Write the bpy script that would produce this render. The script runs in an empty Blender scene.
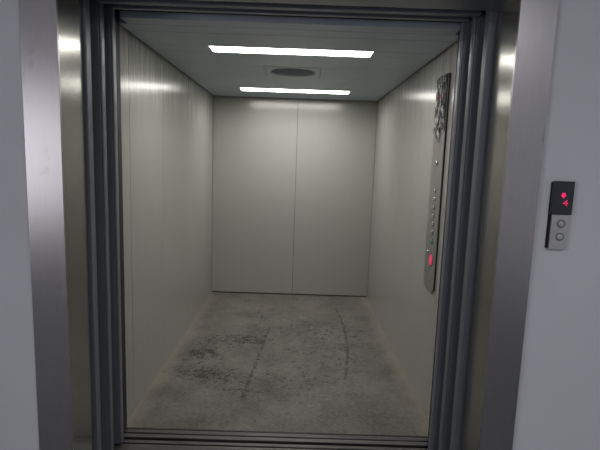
import bpy, bmesh, math, random
from mathutils import Vector, Matrix
random.seed(7)
S = bpy.context.scene
C = S.collection
PI = math.pi

# ------------------------------------------------------------------ mesh helpers
class MB:
    def __init__(self): self.bm = bmesh.new()
    def box(self, x0, x1, y0, y1, z0, z1, bev=0.0, seg=2):
        b = bmesh.new()
        bmesh.ops.create_cube(b, size=1.0)
        for v in b.verts:
            v.co = Vector(((x0+x1)/2+v.co.x*(x1-x0), (y0+y1)/2+v.co.y*(y1-y0), (z0+z1)/2+v.co.z*(z1-z0)))
        if bev > 0:
            bmesh.ops.bevel(b, geom=b.edges[:], offset=bev, segments=seg, affect='EDGES', profile=.5)
        self._merge(b); return self
    def prism(self, pts, axis, a, b_):
        """pts: closed 2D outline; axis 0/1/2 extrude axis from a to b_. 2D coords fill the remaining axes in order."""
        b = bmesh.new()
        def mk(p, t):
            c = list(p); c.insert(axis, t); return b.verts.new(c)
        A = [mk(p, a) for p in pts]; B = [mk(p, b_) for p in pts]
        b.faces.new(A); b.faces.new(B[::-1])
        n = len(pts)
        for i in range(n): b.faces.new((A[i], B[i], B[(i+1) % n], A[(i+1) % n]))
        bmesh.ops.recalc_face_normals(b, faces=b.faces[:])
        self._merge(b); return self
    def lathe(self, prof, axis, origin, n=32):
        """prof: (r, t) pairs, revolved about the axis through origin; t runs along the axis."""
        b = bmesh.new(); rings = []
        o = Vector(origin)
        ax = [0, 1, 2]; ax.remove(axis)
        for r, t in prof:
            ring = []
            for k in range(n if r > 1e-6 else 1):
                c = [0, 0, 0]; c[axis] = t
                c[ax[0]] = r*math.cos(2*PI*k/n); c[ax[1]] = r*math.sin(2*PI*k/n)
                ring.append(b.verts.new(o+Vector(c)))
            rings.append(ring)
        for R1, R2 in zip(rings, rings[1:]):
            for k in range(n):
                q = [R1[k % len(R1)], R1[(k+1) % len(R1)], R2[(k+1) % len(R2)], R2[k % len(R2)]]
                u = []
                for v in q:
                    if v not in u: u.append(v)
                if len(u) > 2: b.faces.new(u)
        bmesh.ops.recalc_face_normals(b, faces=b.faces[:])
        self._merge(b); return self
    def _merge(self, b):
        me = bpy.data.meshes.new('tmp'); b.to_mesh(me); b.free()
        self.bm.from_mesh(me); bpy.data.meshes.remove(me)
    def build(self, name, mat, parent=None, smooth=False):
        me = bpy.data.meshes.new(name); self.bm.to_mesh(me); self.bm.free()
        me.materials.append(mat)
        if smooth:
            for p in me.polygons: p.use_smooth = True
        o = bpy.data.objects.new(name, me); C.objects.link(o)
        if parent is not None:
            o.parent = parent
            o.matrix_parent_inverse = Matrix.Translation(parent.location).inverted()
        return o

def thing(name, label, cat, loc, group=None):
    o = bpy.data.objects.new(name, None); C.objects.link(o)
    o.location = loc; o.empty_display_size = .05
    o['label'] = label; o['category'] = cat; o['kind'] = 'thing'
    if group: o['group'] = group
    return o
def tag(o, label, cat, group=None):
    o['label'] = label; o['category'] = cat; o['kind'] = 'thing'
    if group: o['group'] = group
    return o
def struct(o):
    o['kind'] = 'structure'; return o

# ------------------------------------------------------------------ material helpers
def new_mat(name):
    m = bpy.data.materials.new(name); m.use_nodes = True
    nt = m.node_tree
    return m, nt, nt.nodes['Principled BSDF'], nt.nodes, nt.links
def setp(b, **k):
    for n, v in k.items():
        n = n.replace('_', ' ')
        b.inputs[n].default_value = (*v, 1) if isinstance(v, tuple) and len(v) == 3 else v
def coords(N, L, scale):
    tc = N.new('ShaderNodeTexCoord'); mp = N.new('ShaderNodeMapping')
    mp.inputs['Scale'].default_value = scale
    L.new(tc.outputs['Object'], mp.inputs['Vector']); return mp.outputs['Vector']
def noise(N, L, vec, scale, detail=4, rough=.55):
    t = N.new('ShaderNodeTexNoise'); t.inputs['Scale'].default_value = scale
    t.inputs['Detail'].default_value = detail; t.inputs['Roughness'].default_value = rough
    if vec is not None: L.new(vec, t.inputs['Vector'])
    return t.outputs['Fac']
def ramp(N, L, fac, a, b, ca, cb):
    r = N.new('ShaderNodeValToRGB')
    r.color_ramp.elements[0].position = a; r.color_ramp.elements[1].position = b
    r.color_ramp.elements[0].color = (*ca, 1); r.color_ramp.elements[1].color = (*cb, 1)
    L.new(fac, r.inputs['Fac']); return r.outputs['Color']
def mixc(N, L, fac, a, b):
    m = N.new('ShaderNodeMix'); m.data_type = 'RGBA'
    for s, i in ((fac, 0), (a, 6), (b, 7)):
        if hasattr(s, 'is_linked'): L.new(s, m.inputs[i])
        else: m.inputs[i].default_value = (*s, 1) if isinstance(s, tuple) else s
    return m.outputs[2]
def math_(N, L, op, a, b=None, c=None, clamp=False):
    m = N.new('ShaderNodeMath'); m.operation = op; m.use_clamp = clamp
    for i, s in enumerate((a, b, c)):
        if s is None: continue
        if hasattr(s, 'is_linked'): L.new(s, m.inputs[i])
        else: m.inputs[i].default_value = s
    return m.outputs[0]
def bump(N, L, b, h, strength, dist=.002):
    n = N.new('ShaderNodeBump'); n.inputs['Strength'].default_value = strength
    n.inputs['Distance'].default_value = dist
    L.new(h, n.inputs['Height']); L.new(n.outputs['Normal'], b.inputs['Normal'])

def brushed(name, ca, cb, rough, metallic, aniso=.6, grain=(160, 160, 2.5), gscale=1.0, spec=.5, streak=0.0, smudge=0.0):
    """steel with a vertical hairline grain"""
    m, nt, b, N, L = new_mat(name)
    v = coords(N, L, grain)
    f = noise(N, L, v, gscale, 3)
    col = ramp(N, L, f, .3, .7, ca, cb)
    if streak > 0:                                    # residue of peeled film running down from the top of the sheets
        v2 = coords(N, L, (30, 30, 2.0)); f2 = noise(N, L, v2, 1.3, 5, .65)
        tc = N.new('ShaderNodeTexCoord'); sx = N.new('ShaderNodeSeparateXYZ'); L.new(tc.outputs['Object'], sx.inputs[0])
        top = N.new('ShaderNodeMapRange'); top.inputs[1].default_value = 1.68; top.inputs[2].default_value = 1.93
        L.new(sx.outputs['Z'], top.inputs[0])
        r2 = N.new('ShaderNodeMapRange'); r2.inputs[1].default_value = .50; r2.inputs[2].default_value = .64
        L.new(f2, r2.inputs[0])
        k = math_(N, L, 'MULTIPLY', top.outputs[0], r2.outputs[0]); k = math_(N, L, 'MULTIPLY', k, streak)
        col = mixc(N, L, k, col, (.78, .78, .74))
    if smudge > 0:                                    # finger marks and dust smears
        f4 = noise(N, L, coords(N, L, (1, 1, .6)), 13, 5, .6)
        k4 = N.new('ShaderNodeMapRange'); k4.inputs[1].default_value = .63; k4.inputs[2].default_value = .73
        L.new(f4, k4.inputs[0]); col = mixc(N, L, math_(N, L, 'MULTIPLY', k4.outputs[0], smudge), col, (.26, .25, .24))
    L.new(col, b.inputs['Base Color'])
    v3 = coords(N, L, (3, 3, 1.2)); f3 = noise(N, L, v3, 1.6, 4)
    rr = N.new('ShaderNodeMapRange'); rr.inputs[3].default_value = rough*.96; rr.inputs[4].default_value = rough*1.05
    L.new(f3, rr.inputs[0]); L.new(rr.outputs[0], b.inputs['Roughness'])
    setp(b, Metallic=metallic, Anisotropic=aniso)
    b.inputs['Specular IOR Level'].default_value = spec
    tg = N.new('ShaderNodeTangent'); tg.direction_type = 'RADIAL'; tg.axis = 'Z'
    L.new(tg.outputs[0], b.inputs['Tangent'])
    return m
def plain(name, c, rough=.5, metallic=0.0, var=.12, scale=20, emit=None, strength=0):
    m, nt, b, N, L = new_mat(name)
    f = noise(N, L, coords(N, L, (1, 1, 1)), scale, 3)
    lo = tuple(max(0, x*(1-var)) for x in c); hi = tuple(min(1, x*(1+var)) for x in c)
    L.new(ramp(N, L, f, .3, .7, lo, hi), b.inputs['Base Color'])
    setp(b, Roughness=rough, Metallic=metallic)
    if emit:
        b.inputs['Emission Color'].default_value = (*emit, 1); b.inputs['Emission Strength'].default_value = strength
    return m

CAR = brushed('car_wall_steel', (.385, .38, .352), (.405, .40, .37), .24, .25, .5, (60, 60, 2), streak=.5)
CARB = brushed('car_back_steel', (.38, .375, .347), (.386, .381, .352), .24, .22, .4, (30, 30, 2))
FRAME = brushed('frame_stainless', (.45, .44, .44), (.475, .462, .462), .34, .9, .5, smudge=.45)
REVEAL = brushed('jamb_stainless', (.38, .38, .35), (.41, .41, .375), .22, .9, .3)
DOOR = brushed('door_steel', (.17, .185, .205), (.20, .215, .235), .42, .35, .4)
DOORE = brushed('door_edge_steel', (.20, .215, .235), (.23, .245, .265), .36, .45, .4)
CEIL = brushed('ceiling_sheet', (.385, .445, .495), (.42, .48, .53), .38, .15, .2, grain=(2, 120, 2))
SILL = brushed('sill_aluminium', (.065, .064, .062), (.125, .122, .118), .45, .7, .3, grain=(3, 200, 3))
PLATE = brushed('plate_steel', (.36, .36, .345), (.42, .42, .40), .30, .75, .4)
BLACK = plain('black_gap', (.006, .006, .007), .8)
RUBBER = plain('black_rubber', (.015, .015, .018), .6)
GRILLE = plain('grille_grey', (.24, .285, .315), .5, .1)
CALLP = plain('call_plate', (.50, .50, .50), .38, .2)
CALLR = plain('call_button_ring', (.22, .22, .22), .4, .3)
BTN = plain('button_steel', (.62, .62, .60), .25, .85)
BTNRING = plain('button_ring', (.10, .10, .10), .4, .4)
GREENB = plain('green_button', (.05, .16, .10), .35, 0, emit=(.05, .6, .3), strength=.05)
REDL = plain('red_lit_button', (.5, .05, .08), .4, 0, emit=(1, .06, .16), strength=.35)
LED = plain('red_led', (.6, .02, .05), .4, 0, emit=(1, .02, .16), strength=.85)
DARKGLASS = plain('display_glass', (.032, .035, .044), .25)
SHAFT = plain('shaft_concrete', (.10, .10, .10), .9)
HALLFLOOR = plain('landing_floor_tile', (.075, .075, .08), .5, 0, .2, 6)
HALLCEIL = plain('landing_ceiling_paint', (.45, .45, .47), .8)
LAMPCASE = plain('lamp_case', (.5, .5, .5), .5)

def wall_paint():
    m, nt, b, N, L = new_mat('landing_wall_paint')
    v = coords(N, L, (1, 1, 1))
    f = noise(N, L, v, 1.4, 5); c = ramp(N, L, f, .3, .7, (.64, .645, .67), (.69, .695, .72))
    L.new(c, b.inputs['Base Color']); setp(b, Roughness=.65)
    bump(N, L, b, noise(N, L, v, 260, 3), .25, .001)
    return m
WALL = wall_paint()

def diffuser():
    m, nt, b, N, L = new_mat('lamp_diffuser')
    setp(b, Base_Color=(.9, .9, .9), Roughness=.5)
    b.inputs['Emission Color'].default_value = (1.0, .975, .925, 1); b.inputs['Emission Strength'].default_value = 17.0
    return m
LAMP = 11.5
DIFF = diffuser()

def floor_mat():
    """dusty grey chequer sheet, with rubber scuffs and trolley tracks"""
    m, nt, b, N, L = new_mat('dusty_car_floor')
    tc = N.new('ShaderNodeTexCoord'); sx = N.new('ShaderNodeSeparateXYZ'); L.new(tc.outputs['Object'], sx.inputs[0])
    X, Y = sx.outputs['X'], sx.outputs['Y']
    v = coords(N, L, (1, 1, 1))
    n1 = noise(N, L, v, 3.0, 8, .65); n2 = noise(N, L, v, 38, 5, .7)
    nn = math_(N, L, 'MULTIPLY_ADD', n2, .45, math_(N, L, 'MULTIPLY', n1, .55))
    col = ramp(N, L, nn, .36, .64, (.066, .062, .054), (.172, .163, .143))
    # pale dust swept against the side walls
    ed = N.new('ShaderNodeMapRange'); ed.inputs[1].default_value = .74; ed.inputs[2].default_value = .835
    L.new(math_(N, L, 'MULTIPLY_ADD', n1, .12, math_(N, L, 'SUBTRACT', math_(N, L, 'ABSOLUTE', X), .06)), ed.inputs[0])
    col = mixc(N, L, math_(N, L, 'MULTIPLY', ed.outputs[0], .6), col, (.235, .212, .172))
    # scuffs: elongated blotches, gathered in patches
    mp = N.new('ShaderNodeMapping'); mp.inputs['Scale'].default_value = (10, 13, 1); mp.inputs['Rotation'].default_value = (0, 0, .12)
    L.new(tc.outputs['Object'], mp.inputs['Vector'])
    sc = noise(N, L, mp.outputs[0], 1.6, 7, .7)
    grain = noise(N, L, v, 60, 4, .7)
    def patch(cx, cy, rx, ry, amt):
        a = math_(N, L, 'DIVIDE', math_(N, L, 'SUBTRACT', X, cx), rx); c = math_(N, L, 'DIVIDE', math_(N, L, 'SUBTRACT', Y, cy), ry)
        r = math_(N, L, 'ADD', math_(N, L, 'MULTIPLY', a, a), math_(N, L, 'MULTIPLY', c, c))
        e = math_(N, L, 'EXPONENT', math_(N, L, 'MULTIPLY', r, -1.0))
        return math_(N, L, 'MULTIPLY', e, amt)
    tot = None
    for p in ((-.62, 3.36, .18, .15, .27), (-.60, 3.04, .20, .11, .20), (-.36, 2.96, .26, .14, .15), (-.55, 3.66, .28, .14, .16), (-.3, 2.75, .2, .12, .09), (.15, 2.95, .22, .2, .07), (.0, 2.75, .3, .15, .05), (-.35, 4.3, .35, .3, .09), (.62, 3.9, .18, .3, .10), (.2, 4.0, .25, .2, .10),
              (-.28, 3.65, .16, .14, .13), (-.02, 3.6, .35, .5, .07), (.35, 3.7, .3, .5, .08), (.1, 4.5, .6, .35, .06), (.0, 3.1, .3, .25, .05), (.45, 3.3, .3, .3, .06)):
        t = patch(*p); tot = t if tot is None else math_(N, L, 'ADD', tot, t)
    s = math_(N, L, 'ADD', math_(N, L, 'ADD', sc, tot), math_(N, L, 'MULTIPLY', math_(N, L, 'SUBTRACT', grain, .5), .8))
    mr = N.new('ShaderNodeMapRange'); mr.inputs[1].default_value = .67; mr.inputs[2].default_value = .79; L.new(s, mr.inputs[0])
    col = mixc(N, L, math_(N, L, 'MULTIPLY', mr.outputs[0], .95), col, (.013, .0125, .012))
    # wheel tracks: x = a + b*y + c*y*y
    wob = math_(N, L, 'MULTIPLY', math_(N, L, 'SUBTRACT', noise(N, L, v, 5, 3), .5), .03)
    def track(a, bb, c, w, y0, y1, lo, hi, amt):
        px = math_(N, L, 'MULTIPLY_ADD', Y, bb, a); px = math_(N, L, 'MULTIPLY_ADD', math_(N, L, 'MULTIPLY', Y, Y), c, px)
        d = math_(N, L, 'ABSOLUTE', math_(N, L, 'ADD', math_(N, L, 'SUBTRACT', X, px), wob))
        k = N.new('ShaderNodeMapRange'); k.inputs[1].default_value = w; k.inputs[2].default_value = w*.35; L.new(d, k.inputs[0])
        i0 = math_(N, L, 'GREATER_THAN', Y, y0); i1 = math_(N, L, 'LESS_THAN', Y, y1)
        g = N.new('ShaderNodeMapRange'); g.inputs[1].default_value = lo; g.inputs[2].default_value = hi
        L.new(noise(N, L, v, 17, 5, .7), g.inputs[0])
        r = math_(N, L, 'MULTIPLY', math_(N, L, 'MULTIPLY', k.outputs[0], g.outputs[0]), math_(N, L, 'MULTIPLY', i0, i1))
        return math_(N, L, 'MULTIPLY', r, amt)
    # left straight track through (-.158,3.93) (-.211,3.18) (-.244,2.69); right one bows through (.44,4.6) (.51,3.94) (.46,3.15)
    t1 = track(-.4315, .0695, 0, .017, 2.70, 3.98, .40, .58, .85)
    t2 = track(-1.010, .7666, -.0970, .013, 3.0, 4.55, .36, .55, .8)
    for t in (t1, t2): col = mixc(N, L, t, col, (.019, .018, .017))
    L.new(col, b.inputs['Base Color'])
    setp(b, Roughness=.72)
    # small raised lozenges of the chequer sheet
    mp2 = N.new('ShaderNodeMapping'); mp2.inputs['Scale'].default_value = (34, 34, 34); mp2.inputs['Rotation'].default_value = (0, 0, PI/4)
    L.new(tc.outputs['Object'], mp2.inputs['Vector'])
    vo = N.new('ShaderNodeTexVoronoi'); vo.inputs['Scale'].default_value = 1; vo.inputs['Randomness'].default_value = .15
    L.new(mp2.outputs[0], vo.inputs['Vector'])
    h = math_(N, L, 'ADD', math_(N, L, 'MULTIPLY', vo.outputs['Distance'], -.8), n2)
    bump(N, L, b, h, .5, .003)
    return m
FLOOR = floor_mat()

def film_mat():
    m, nt, b, N, L = new_mat('torn_protective_film')
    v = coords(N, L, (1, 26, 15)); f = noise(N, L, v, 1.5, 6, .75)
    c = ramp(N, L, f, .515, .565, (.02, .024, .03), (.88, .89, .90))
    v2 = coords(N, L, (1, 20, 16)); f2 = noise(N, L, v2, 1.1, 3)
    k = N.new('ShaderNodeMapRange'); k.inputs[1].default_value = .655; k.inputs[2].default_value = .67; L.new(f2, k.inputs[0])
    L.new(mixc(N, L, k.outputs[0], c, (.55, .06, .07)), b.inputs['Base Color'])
    setp(b, Roughness=.15)
    bump(N, L, b, f, .6, .01)
    return m
FILM = film_mat()

# ------------------------------------------------------------------ measures (metres); the car runs along +y, camera at y = 0
HW = .85            # half width of the car
YF, YB = 2.375, 4.971
ZC = 2.089          # underside of the dropped ceiling
FR = 1.82           # front of the door frame
OPEN = .856
SEAM = .003

# ------------------------------------------------------------------ setting: the car
struct(MB().box(-HW-.04, HW+.04, 2.362, YB+.03, -.04, 0).build('floor', FLOOR))
def panel_wall(name, sgn):
    m = MB(); ys = [YF, 2.54, 3.15, 3.76, 4.365, YB]
    for a, c in zip(ys, ys[1:]):
        x0, x1 = sorted((sgn*HW, sgn*(HW+.03)))
        m.box(x0, x1, a+(SEAM/2 if a < 2.6 else .0007), c-(SEAM/2 if c < 2.6 else .0007), 0, 2.2, .0006, 1)
    x0, x1 = sorted((sgn*(HW+.012), sgn*(HW+.04)))
    m.box(x0, x1, YF, YB, 0, 2.2)
    return struct(m.build(name, CAR))
panel_wall('wall_left', -1); panel_wall('wall_right', 1)
m = MB(); xs = [-HW, .028, HW]
for a, c in zip(xs, xs[1:]): m.box(a+SEAM/2, c-SEAM/2, YB, YB+.03, .012, 2.2, .0012, 1)
struct(m.build('wall_back', CARB))
m = MB().box(-HW, HW, YB+.012, YB+.05, 0, 2.2)
struct(m.build('gap_shade_sheet', BLACK))  # black sheet behind the panels, paints the shade in the gap at the floor
# dropped ceiling of folded sheets, open where the lamps and the fan sit
m = MB(); X0, X1 = -.838, .838
L1 = (2.780, 2.938, -.484, .469); L2 = (4.335, 4.530, -.503, .503)
FANX, FANY, FH = -.008, 3.500, .198
zt = ZC+.03
def slab(x0, x1, y0, y1): m.box(x0+SEAM/2, x1-SEAM/2, y0+SEAM/2, y1-SEAM/2, ZC, zt, .001, 1)
slab(-.795, .795, 2.275, 2.376); slab(X0, X1, 2.376, 2.50); slab(X0, X1, 2.50, L1[0])
slab(X0, L1[2], L1[0], L1[1]); slab(L1[3], X1, L1[0], L1[1])
slab(X0, X1, L1[1], FANY-FH)
slab(X0, FANX-FH, FANY-FH, FANY+FH); slab(FANX+FH, X1, FANY-FH, FANY+FH)
slab(X0, X1, FANY+FH, 3.90); slab(X0, X1, 3.90, L2[0])
slab(X0, L2[2], L2[0], L2[1]); slab(L2[3], X1, L2[0], L2[1])
slab(X0, X1, L2[1], 4.945)
struct(m.build('ceiling', CEIL))
struct(MB().box(-.89, .89, 2.275, YB+.05, 2.2, 2.24).build('ceiling_top', SHAFT))
# ------------------------------------------------------------------ setting: landing and shaft
HX0, HX1, HY0, HZ = -3.1, 3.1, -3.3, 2.75
AX, AZ = .98, 2.225
struct(MB().box(HX0, -AX, 1.84, 2.02, 0, HZ).build('wall_front_left', WALL))
struct(MB().box(AX, HX1, 1.84, 2.02, 0, HZ).build('wall_front_right', WALL))
struct(MB().box(-AX, AX, 1.84, 2.02, AZ, HZ).build('wall_front_top', WALL))
struct(MB().box(HX0, HX1, HY0, 2.02, -.05, 0).build('floor_landing', HALLFLOOR))
struct(MB().box(HX0, HX1, HY0, 2.02, HZ, HZ+.05).build('ceiling_landing', HALLCEIL))
struct(MB().box(HX1, HX1+.1, HY0, 2.02, 0, HZ).build('wall_landing_right', WALL))
struct(MB().box(HX0, HX1, HY0-.1, HY0, 0, HZ).build('wall_landing_back', WALL))
WY0, WY1, WZ0, WZ1 = -2.7, -.6, .75, 2.15
struct(MB().box(HX0-.1, HX0, HY0, WY0, 0, HZ).box(HX0-.1, HX0, WY1, 2.02, 0, HZ)
       .box(HX0-.1, HX0, WY0, WY1, 0, WZ0).box(HX0-.1, HX0, WY0, WY1, WZ1, HZ).build('wall_landing_left', WALL))
struct(MB().box(HX0-.07, HX0-.02, WY0, WY0+.05, WZ0, WZ1).box(HX0-.07, HX0-.02, WY1-.05, WY1, WZ0, WZ1)
       .box(HX0-.07, HX0-.02, WY0, WY1, WZ0, WZ0+.05).box(HX0-.07, HX0-.02, WY0, WY1, WZ1-.05, WZ1)
       .box(HX0-.07, HX0-.02, (WY0+WY1)/2-.03, (WY0+WY1)/2+.03, WZ0, WZ1).build('window_1', LAMPCASE))
struct(MB().box(-1.55, -1.5, 2.02, 5.1, -.3, 2.6).box(1.5, 1.55, 2.02, 5.1, -.3, 2.6).box(-1.55, 1.55, 2.02, 5.1, -.35, -.3)
       .box(-1.55, 1.55, 2.02, 5.1, 2.6, 2.65).box(-1.55, 1.55, 5.1, 5.15, -.3, 2.6).build('wall_shaft', SHAFT))
# car front returns beside the car door, unseen, added to stop light leaks
struct(MB().box(-1.45, -.85, 2.38, 2.395, -.02, 2.2).box(.85, 1.45, 2.38, 2.395, -.02, 2.2).build('trim_2', DOOR))

# ------------------------------------------------------------------ door frame
fr = thing('door_surround', 'brushed stainless steel elevator door frame around the opening', 'door frame', (0, FR, 0))
for s in (-1, 1):
    x = lambda v: s*v
    prof = [(x(.994), FR), (x(OPEN), FR), (x(OPEN), 2.02), (x(OPEN+.012), 2.02), (x(OPEN+.012), FR+.012), (x(.982), FR+.012), (x(.982), 1.84), (x(.994), 1.84)]
    j = MB().prism(prof[:2]+[(x(OPEN), FR+.012), (x(.982), FR+.012), (x(.982), 1.84), (x(.994), 1.84)], 2, 0, 2.235).build('jamb', FRAME, fr)
    r = MB().box(*sorted((x(OPEN), x(OPEN+.012))), FR+.0121, 2.02, 0, 2.095).build('reveal', REVEAL, fr)
    r['label'] = 'mirror-like stainless inner return of the door frame'
MB().box(-OPEN, OPEN, FR, FR+.012, 2.095, 2.235).build('header', FRAME, fr)
MB().box(-OPEN, OPEN, FR+.0121, 2.02, 2.095, 2.107).build('soffit', DOORE, fr)

# strike lips behind the reveal
def lip(s, edge, label):
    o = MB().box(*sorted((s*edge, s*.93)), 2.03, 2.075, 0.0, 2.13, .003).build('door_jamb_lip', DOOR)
    tag(o, label, 'door jamb', 'door jamb lips')
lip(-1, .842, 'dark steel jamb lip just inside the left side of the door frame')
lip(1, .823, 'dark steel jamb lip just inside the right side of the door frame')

# ------------------------------------------------------------------ sliding door leaves, all open
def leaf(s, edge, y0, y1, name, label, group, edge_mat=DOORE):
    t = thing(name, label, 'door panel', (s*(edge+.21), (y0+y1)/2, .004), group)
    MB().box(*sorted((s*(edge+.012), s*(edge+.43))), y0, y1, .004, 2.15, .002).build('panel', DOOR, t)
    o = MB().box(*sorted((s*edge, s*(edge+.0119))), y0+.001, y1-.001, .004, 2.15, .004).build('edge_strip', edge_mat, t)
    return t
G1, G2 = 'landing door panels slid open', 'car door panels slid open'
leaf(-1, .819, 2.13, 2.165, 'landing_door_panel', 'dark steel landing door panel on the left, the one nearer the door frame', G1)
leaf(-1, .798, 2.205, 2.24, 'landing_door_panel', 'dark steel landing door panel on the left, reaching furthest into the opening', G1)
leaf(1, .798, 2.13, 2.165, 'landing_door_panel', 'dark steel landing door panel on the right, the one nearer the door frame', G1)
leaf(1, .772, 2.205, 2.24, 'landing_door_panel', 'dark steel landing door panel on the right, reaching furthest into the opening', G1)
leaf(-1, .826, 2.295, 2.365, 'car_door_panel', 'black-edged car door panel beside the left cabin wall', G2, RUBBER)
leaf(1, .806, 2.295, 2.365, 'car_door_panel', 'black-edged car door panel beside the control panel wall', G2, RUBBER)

# header with the door tracks
h = thing('door_header', 'dark steel door header across the top of the opening', 'door header', (0, 2.17, 2.098))
MB().box(-1.4, 1.4, 2.085, 2.10, 2.16, 2.5).build('cover', DOOR, h)
MB().box(-.81, .81, 2.085, 2.12, 2.098, 2.16, .002).build('front_rail', DOOR, h)
MB().box(-.79, .79, 2.175, 2.198, 2.1, 2.16, .002).build('rear_rail', DOORE, h)
MB().box(-.81, .81, 2.1205, 2.26, 2.1605, 2.18).build('track_plate', DOOR, h)

# ------------------------------------------------------------------ sills
def sill(name, label, y0, y1, grooves):
    t = thing(name, label, 'door sill', (0, (y0+y1)/2, 0))
    m = MB(); y = y0
    for g, w in grooves:
        m.box(-1.3, 1.3, y, g-w/2, -.03, 0, .0015, 1); y = g+w/2
    m.box(-1.3, 1.3, y, y1, -.03, 0, .0015, 1)
    m.box(-1.3, 1.3, y0, y1, -.045, -.0305)
    m.build('tread', SILL, t)
    for g, w in grooves:
        MB().box(-1.3, 1.3, g-w/2+.0003, g+w/2-.0003, -.0304, -.016).build('groove', BLACK, t)
sill('landing_sill', 'grooved metal landing sill nearest the camera, at the foot of the doors', 2.021, 2.252, [(2.147, .010), (2.222, .010)])
sill('car_sill', 'grooved metal car sill along the front edge of the dusty floor', 2.276, 2.3605, [(2.312, .009), (2.352, .006)])

# ------------------------------------------------------------------ ceiling lamps
def ceiling_lamp(label, y0, y1, x0, x1):
    t = thing('ceiling_light', label, 'ceiling light', ((x0+x1)/2, (y0+y1)/2, ZC), 'strip lights in the car ceiling')
    e = .004
    m = MB()
    m.box(x0+.002, x0+e+.002, y0+.002, y1-.002, ZC+.001, ZC+.05); m.box(x1-e-.002, x1-.002, y0+.002, y1-.002, ZC+.001, ZC+.05)
    m.box(x0+e+.002, x1-e-.002, y0+.002, y0+.002+e, ZC+.001, ZC+.05); m.box(x0+e+.002, x1-e-.002, y1-.002-e, y1-.002, ZC+.001, ZC+.05)
    m.box(x0+.002, x1-.002, y0+.002, y1-.002, ZC+.0502, ZC+.06)
    m.build('housing', LAMPCASE, t)
    MB().box(x0+.0065, x1-.0065, y0+.0065, y1-.0065, ZC+.004, ZC+.012, .002).build('diffuser', DIFF, t)
    l = bpy.data.lights.new('strip_lamp', 'AREA'); l.shape = 'RECTANGLE'; l.size = x1-x0-.016; l.size_y = y1-y0-.016
    l.energy = LAMP*l.size*l.size_y*PI; l.color = (1.0, .975, .925); l.spread = math.radians(154)
    lo = bpy.data.objects.new('strip_lamp', l); C.objects.link(lo); lo.location = ((x0+x1)/2, (y0+y1)/2, ZC+.003)
ceiling_lamp('long white strip light in the car ceiling nearer the doors, in front of the fan', *L1)
ceiling_lamp('long white strip light in the car ceiling nearer the back wall, behind the fan', *L2)

# ------------------------------------------------------------------ fan vent
f = thing('ceiling_fan_vent', 'round dark grey fan grille on a square plate in the car ceiling', 'fan vent', (FANX, FANY, ZC))
b = FH-.003
m = MB()
# square plate with a round hole
bm = m.bm; n = 48; top = ZC+.006; R = .160
inner = []; outer = []
for k in range(n):
    a = 2*PI*k/n+PI/n*0; c, s_ = math.cos(a), math.sin(a); q = b/max(abs(c), abs(s_))
    inner.append((c*R, s_*R)); outer.append((c*q, s_*q))
for z, flip in ((ZC-.002, 0), (top, 1)):
    vi = [bm.verts.new((FANX+p[0], FANY+p[1], z)) for p in inner]; vo = [bm.verts.new((FANX+p[0], FANY+p[1], z)) for p in outer]
    for k in range(n):
        q = (vi[k], vi[(k+1) % n], vo[(k+1) % n], vo[k]); bm.faces.new(q if flip == 0 else q[::-1])
    if z < top: lo = (vi, vo)
    else:
        for A, B in ((lo[0], vi), (lo[1], vo)):
            for k in range(n): bm.faces.new((A[k], A[(k+1) % n], B[(k+1) % n], B[k]))
bmesh.ops.recalc_face_normals(bm, faces=bm.faces[:])
m.build('mounting_plate', CEIL, f)
m = MB()
for r in [.02+.0135*k for k in range(1, 11)]:
    d = -.016*(1-(r/.16)**2)
    m.lathe([(r, d-.003), (r+.0062, d-.003), (r+.0062, d+.004), (r, d+.004), (r, d-.003)], 2, (FANX, FANY, ZC), 40)
for k in range(16):                                  # curved ribs tying the rings together
    a = PI*k/8; d = Vector((math.cos(a), math.sin(a))); p = Vector((-d.y, d.x))*.003
    for q in range(6):
        r1, r2 = .03+.0215*q, .03+.0215*(q+1)
        zz = ZC-.016*(1-(((r1+r2)/2)/.16)**2)
        c = Vector((FANX, FANY)); m.prism([tuple(c+d*r1-p), tuple(c+d*r2-p), tuple(c+d*r2+p), tuple(c+d*r1+p)], 2, zz+.0045, zz+.0075)
m.build('grille', GRILLE, f)
MB().lathe([(0, -.021), (.022, -.021), (.030, -.016), (.030, -.008), (0, -.008)], 2, (FANX, FANY, ZC), 32).build('hub', GRILLE, f, True)
MB().lathe([(0, .085), (.166, .085), (.166, .0105), (.163, .0105), (.163, .082), (0, .082)], 2, (FANX, FANY, ZC), 40).build('duct', GRILLE, f)
m = MB()
for k in range(5):
    a = 2*PI*k/5; d = Vector((math.cos(a), math.sin(a))); p = Vector((-d.y, d.x))
    c = Vector((FANX, FANY))
    m.prism([tuple(c+d*.02-p*.012), tuple(c+d*.15-p*.045), tuple(c+d*.15+p*.03), tuple(c+d*.02+p*.012)], 2, ZC+.045, ZC+.05)
m.build('fan_blades', RUBBER, f)

# ------------------------------------------------------------------ car operating panel on the right wall
t = thing('control_panel', 'tall stainless elevator control panel with buttons on the right cabin wall', 'control panel', (HW, 2.695, 1.33))
y0, y1, z0, z1, c = 2.572, 2.775, .735, 1.952, .03
xp = HW-.012
MB().prism([(y0+c, z0), (y1-c, z0), (y1, z0+c), (y1, z1), (y0, z1), (y0, z0+c)], 0, xp, xp+.004).build('face_plate', PLATE, t)
MB().box(xp+.0041, HW-.0003, y0+.004, y1-.004, z0+.02, z1-.004).build('shade_back_box', BLACK, t)  # coloured black to paint the shadow line along the plate's near edge
MB().box(xp-.003, xp-.0002, y0+.022, y1-.018, 1.66, 1.935, .001).build('display', DARKGLASS, t)
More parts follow.
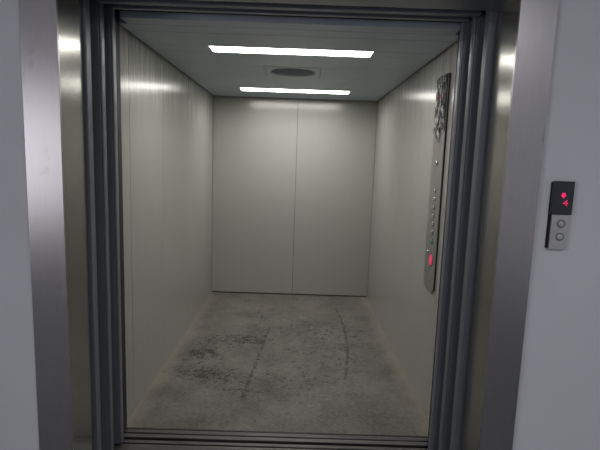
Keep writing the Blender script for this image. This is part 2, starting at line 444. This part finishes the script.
# wrinkled protective film, torn along its lower edge, still stuck over the display
m = MB(); bm = m.bm; nu, nv = 14, 34
def fy(u): return y0+.004+(y1-y0-.018)*u
grid = []
for i in range(nu+1):
    col = []; u = i/nu
    zb = 1.625+.035*math.sin(u*9)+.02*math.sin(u*23+1)
    for k in range(nv+1):
        w = k/nv
        hgt = .002+.0012*(math.sin(u*17+w*31)+math.sin(u*7-w*47+2))*.5+random.uniform(0, .0008)
        col.append(bm.verts.new((xp-.004-max(0, hgt), fy(u)+random.uniform(-.002, .002), zb+(1.949-zb)*w)))
    grid.append(col)
for i in range(nu):
    for k in range(nv): bm.faces.new((grid[i][k], grid[i+1][k], grid[i+1][k+1], grid[i][k+1]))
g = bmesh.ops.solidify(bm, geom=bm.faces[:], thickness=.0003)
fo = m.build('protective_film', FILM, t); fo['label'] = 'crumpled glossy film torn over the display'
def round_button(name, y, z, r, mat, ring=BTNRING, h=.006):
    o = MB().lathe([(0, 0), (r*1.28, 0), (r*1.28, -.002), (r*1.02, -.0025), (r*1.02, -.0004), (0, -.0004)], 0, (xp-.0002, y, z), 28).build(name, ring, t)
    q = MB().lathe([(0, -.0008), (r, -.0008), (r, -h*.7), (r*.85, -h), (0, -h)], 0, (xp-.0002, y, z), 28).build('cap', mat, o, True)
    q.matrix_parent_inverse = Matrix()
    return o
for z in (1.318, 1.270, 1.223, 1.172, 1.124, 1.077):
    round_button('floor_button', 2.662, z, .012, BTN)
k = round_button('key_switch', 2.668, 1.472, .013, BTN)
k['label'] = 'small round key switch above the floor buttons'
gb = round_button('door_button', 2.655, 1.024, .014, GREENB); gb['label'] = 'dark green round button'
rb = round_button('alarm_button', 2.645, .918, .032, REDL); rb['label'] = 'red lit button near the foot of the panel'
round_button('door_button', 2.715, .955, .008, BTN); round_button('key_switch', 2.708, .842, .008, BTN)
MB().box(xp-.0012, xp-.0002, 2.625, 2.715, 1.535, 1.60, .0005, 1).build('name_plate', PLATE, t)

# ------------------------------------------------------------------ call panel on the landing wall
t = thing('call_panel', 'small call panel with black red-lit display on the wall right of the door frame', 'call panel', (1.095, 1.84, 1.28))
yw = 1.84
MB().box(1.050, 1.124, yw-.010, yw+.003, 1.150, 1.412, .001).build('shade_back_box', BLACK, t)  # coloured black to paint the shadow at the panel's left side
MB().box(1.049, 1.131, yw-.024, yw-.0101, 1.285, 1.416, .003).build('display', DARKGLASS, t)
MB().box(1.057, 1.124, yw-.020, yw-.0101, 1.146, 1.2845, .002).build('button_plate', CALLP, t)
def dots(name, rows, cx, cz, pitch, r):
    m = MB(); nr = len(rows); nc = len(rows[0])
    for i, row in enumerate(rows):
        for j, ch in enumerate(row):
            if ch == '#':
                m.lathe([(0, 0), (r, 0), (r, -.0012), (0, -.0012)], 1, (cx+(j-(nc-1)/2)*pitch, yw-.0242, cz-(i-(nr-1)/2)*pitch), 10)
    return m.build(name, LED, t)
dots('arrow_symbol', [".###.", ".###.", "#####", ".###.", "..#.."], 1.090, 1.361, .0042, .0022)['label'] = 'red glowing down arrow'
dots('digit', ["...#.", "..##.", ".#.#.", "#####", "...#.", "...#."], 1.100, 1.332, .0042, .0019)['label'] = 'red glowing digit 4'
for z in (1.250, 1.198):
    o = MB().lathe([(0, 0), (.0165, 0), (.0165, -.003), (.0125, -.0035), (.0125, -.0005), (0, -.0005)], 1, (1.094, yw-.0202, z), 28).build('call_button', CALLR, t)
    q = MB().lathe([(0, -.0008), (.0118, -.0008), (.0118, -.004), (.010, -.005), (0, -.005)], 1, (1.094, yw-.0202, z), 28).build('cap', CALLP, o, True)
    q.matrix_parent_inverse = Matrix()

# ------------------------------------------------------------------ light from the landing window, sky, and an added fill light
w = bpy.data.worlds.new('sky'); S.world = w; w.use_nodes = True
bg = w.node_tree.nodes['Background']; bg.inputs[0].default_value = (.74, .75, .84, 1); bg.inputs[1].default_value = .6
def area(name, loc, rot, sx, sy, power, col):
    l = bpy.data.lights.new(name, 'AREA'); l.shape = 'RECTANGLE'; l.size = sx; l.size_y = sy; l.energy = power; l.color = col
    o = bpy.data.objects.new(name, l); C.objects.link(o); o.location = loc; o.rotation_euler = rot; return o
area('window_daylight', (HX0-.14, (WY0+WY1)/2, (WZ0+WZ1)/2), (0, -PI/2, 0), WZ1-WZ0, WY1-WY0, 44, (.95, .93, 1.0))
area('landing_fill_light', (1.2, -1.2, HZ-.03), (0, 0, 0), .6, .6, 37, (.95, .945, 1.0))  # unseen fill, added to brighten the right side of the landing

# ------------------------------------------------------------------ camera
p, yaw, roll, foc = .1378, .0066, .0334, 467.9
cp, sp = math.cos(p), math.sin(p)
fwd = Vector((math.sin(yaw)*cp, math.cos(yaw)*cp, -sp)); r = Vector((math.cos(yaw), -math.sin(yaw), 0)); u = r.cross(fwd)
cr, sr = math.cos(roll), math.sin(roll)
rr, uu = r*cr+u*sr, u*cr-r*sr
cam = bpy.data.cameras.new('camera'); co = bpy.data.objects.new('camera', cam); C.objects.link(co)
cam.sensor_fit = 'HORIZONTAL'; cam.sensor_width = 36; cam.lens = foc*36/600; cam.clip_start = .02
M = Matrix((rr, uu, -fwd)).transposed().to_4x4(); M.translation = Vector((.0572, 0, 1.4636))
co.matrix_world = M
S.camera = co
S.cycles.use_adaptive_sampling = False; S.cycles.sample_clamp_indirect = 3
vs = S.view_settings
S.display_settings.display_device = 'sRGB'
vs.view_transform = 'Standard'; vs.look = 'None'; vs.gamma = 1; vs.use_curve_mapping = False; vs.exposure = 0.0
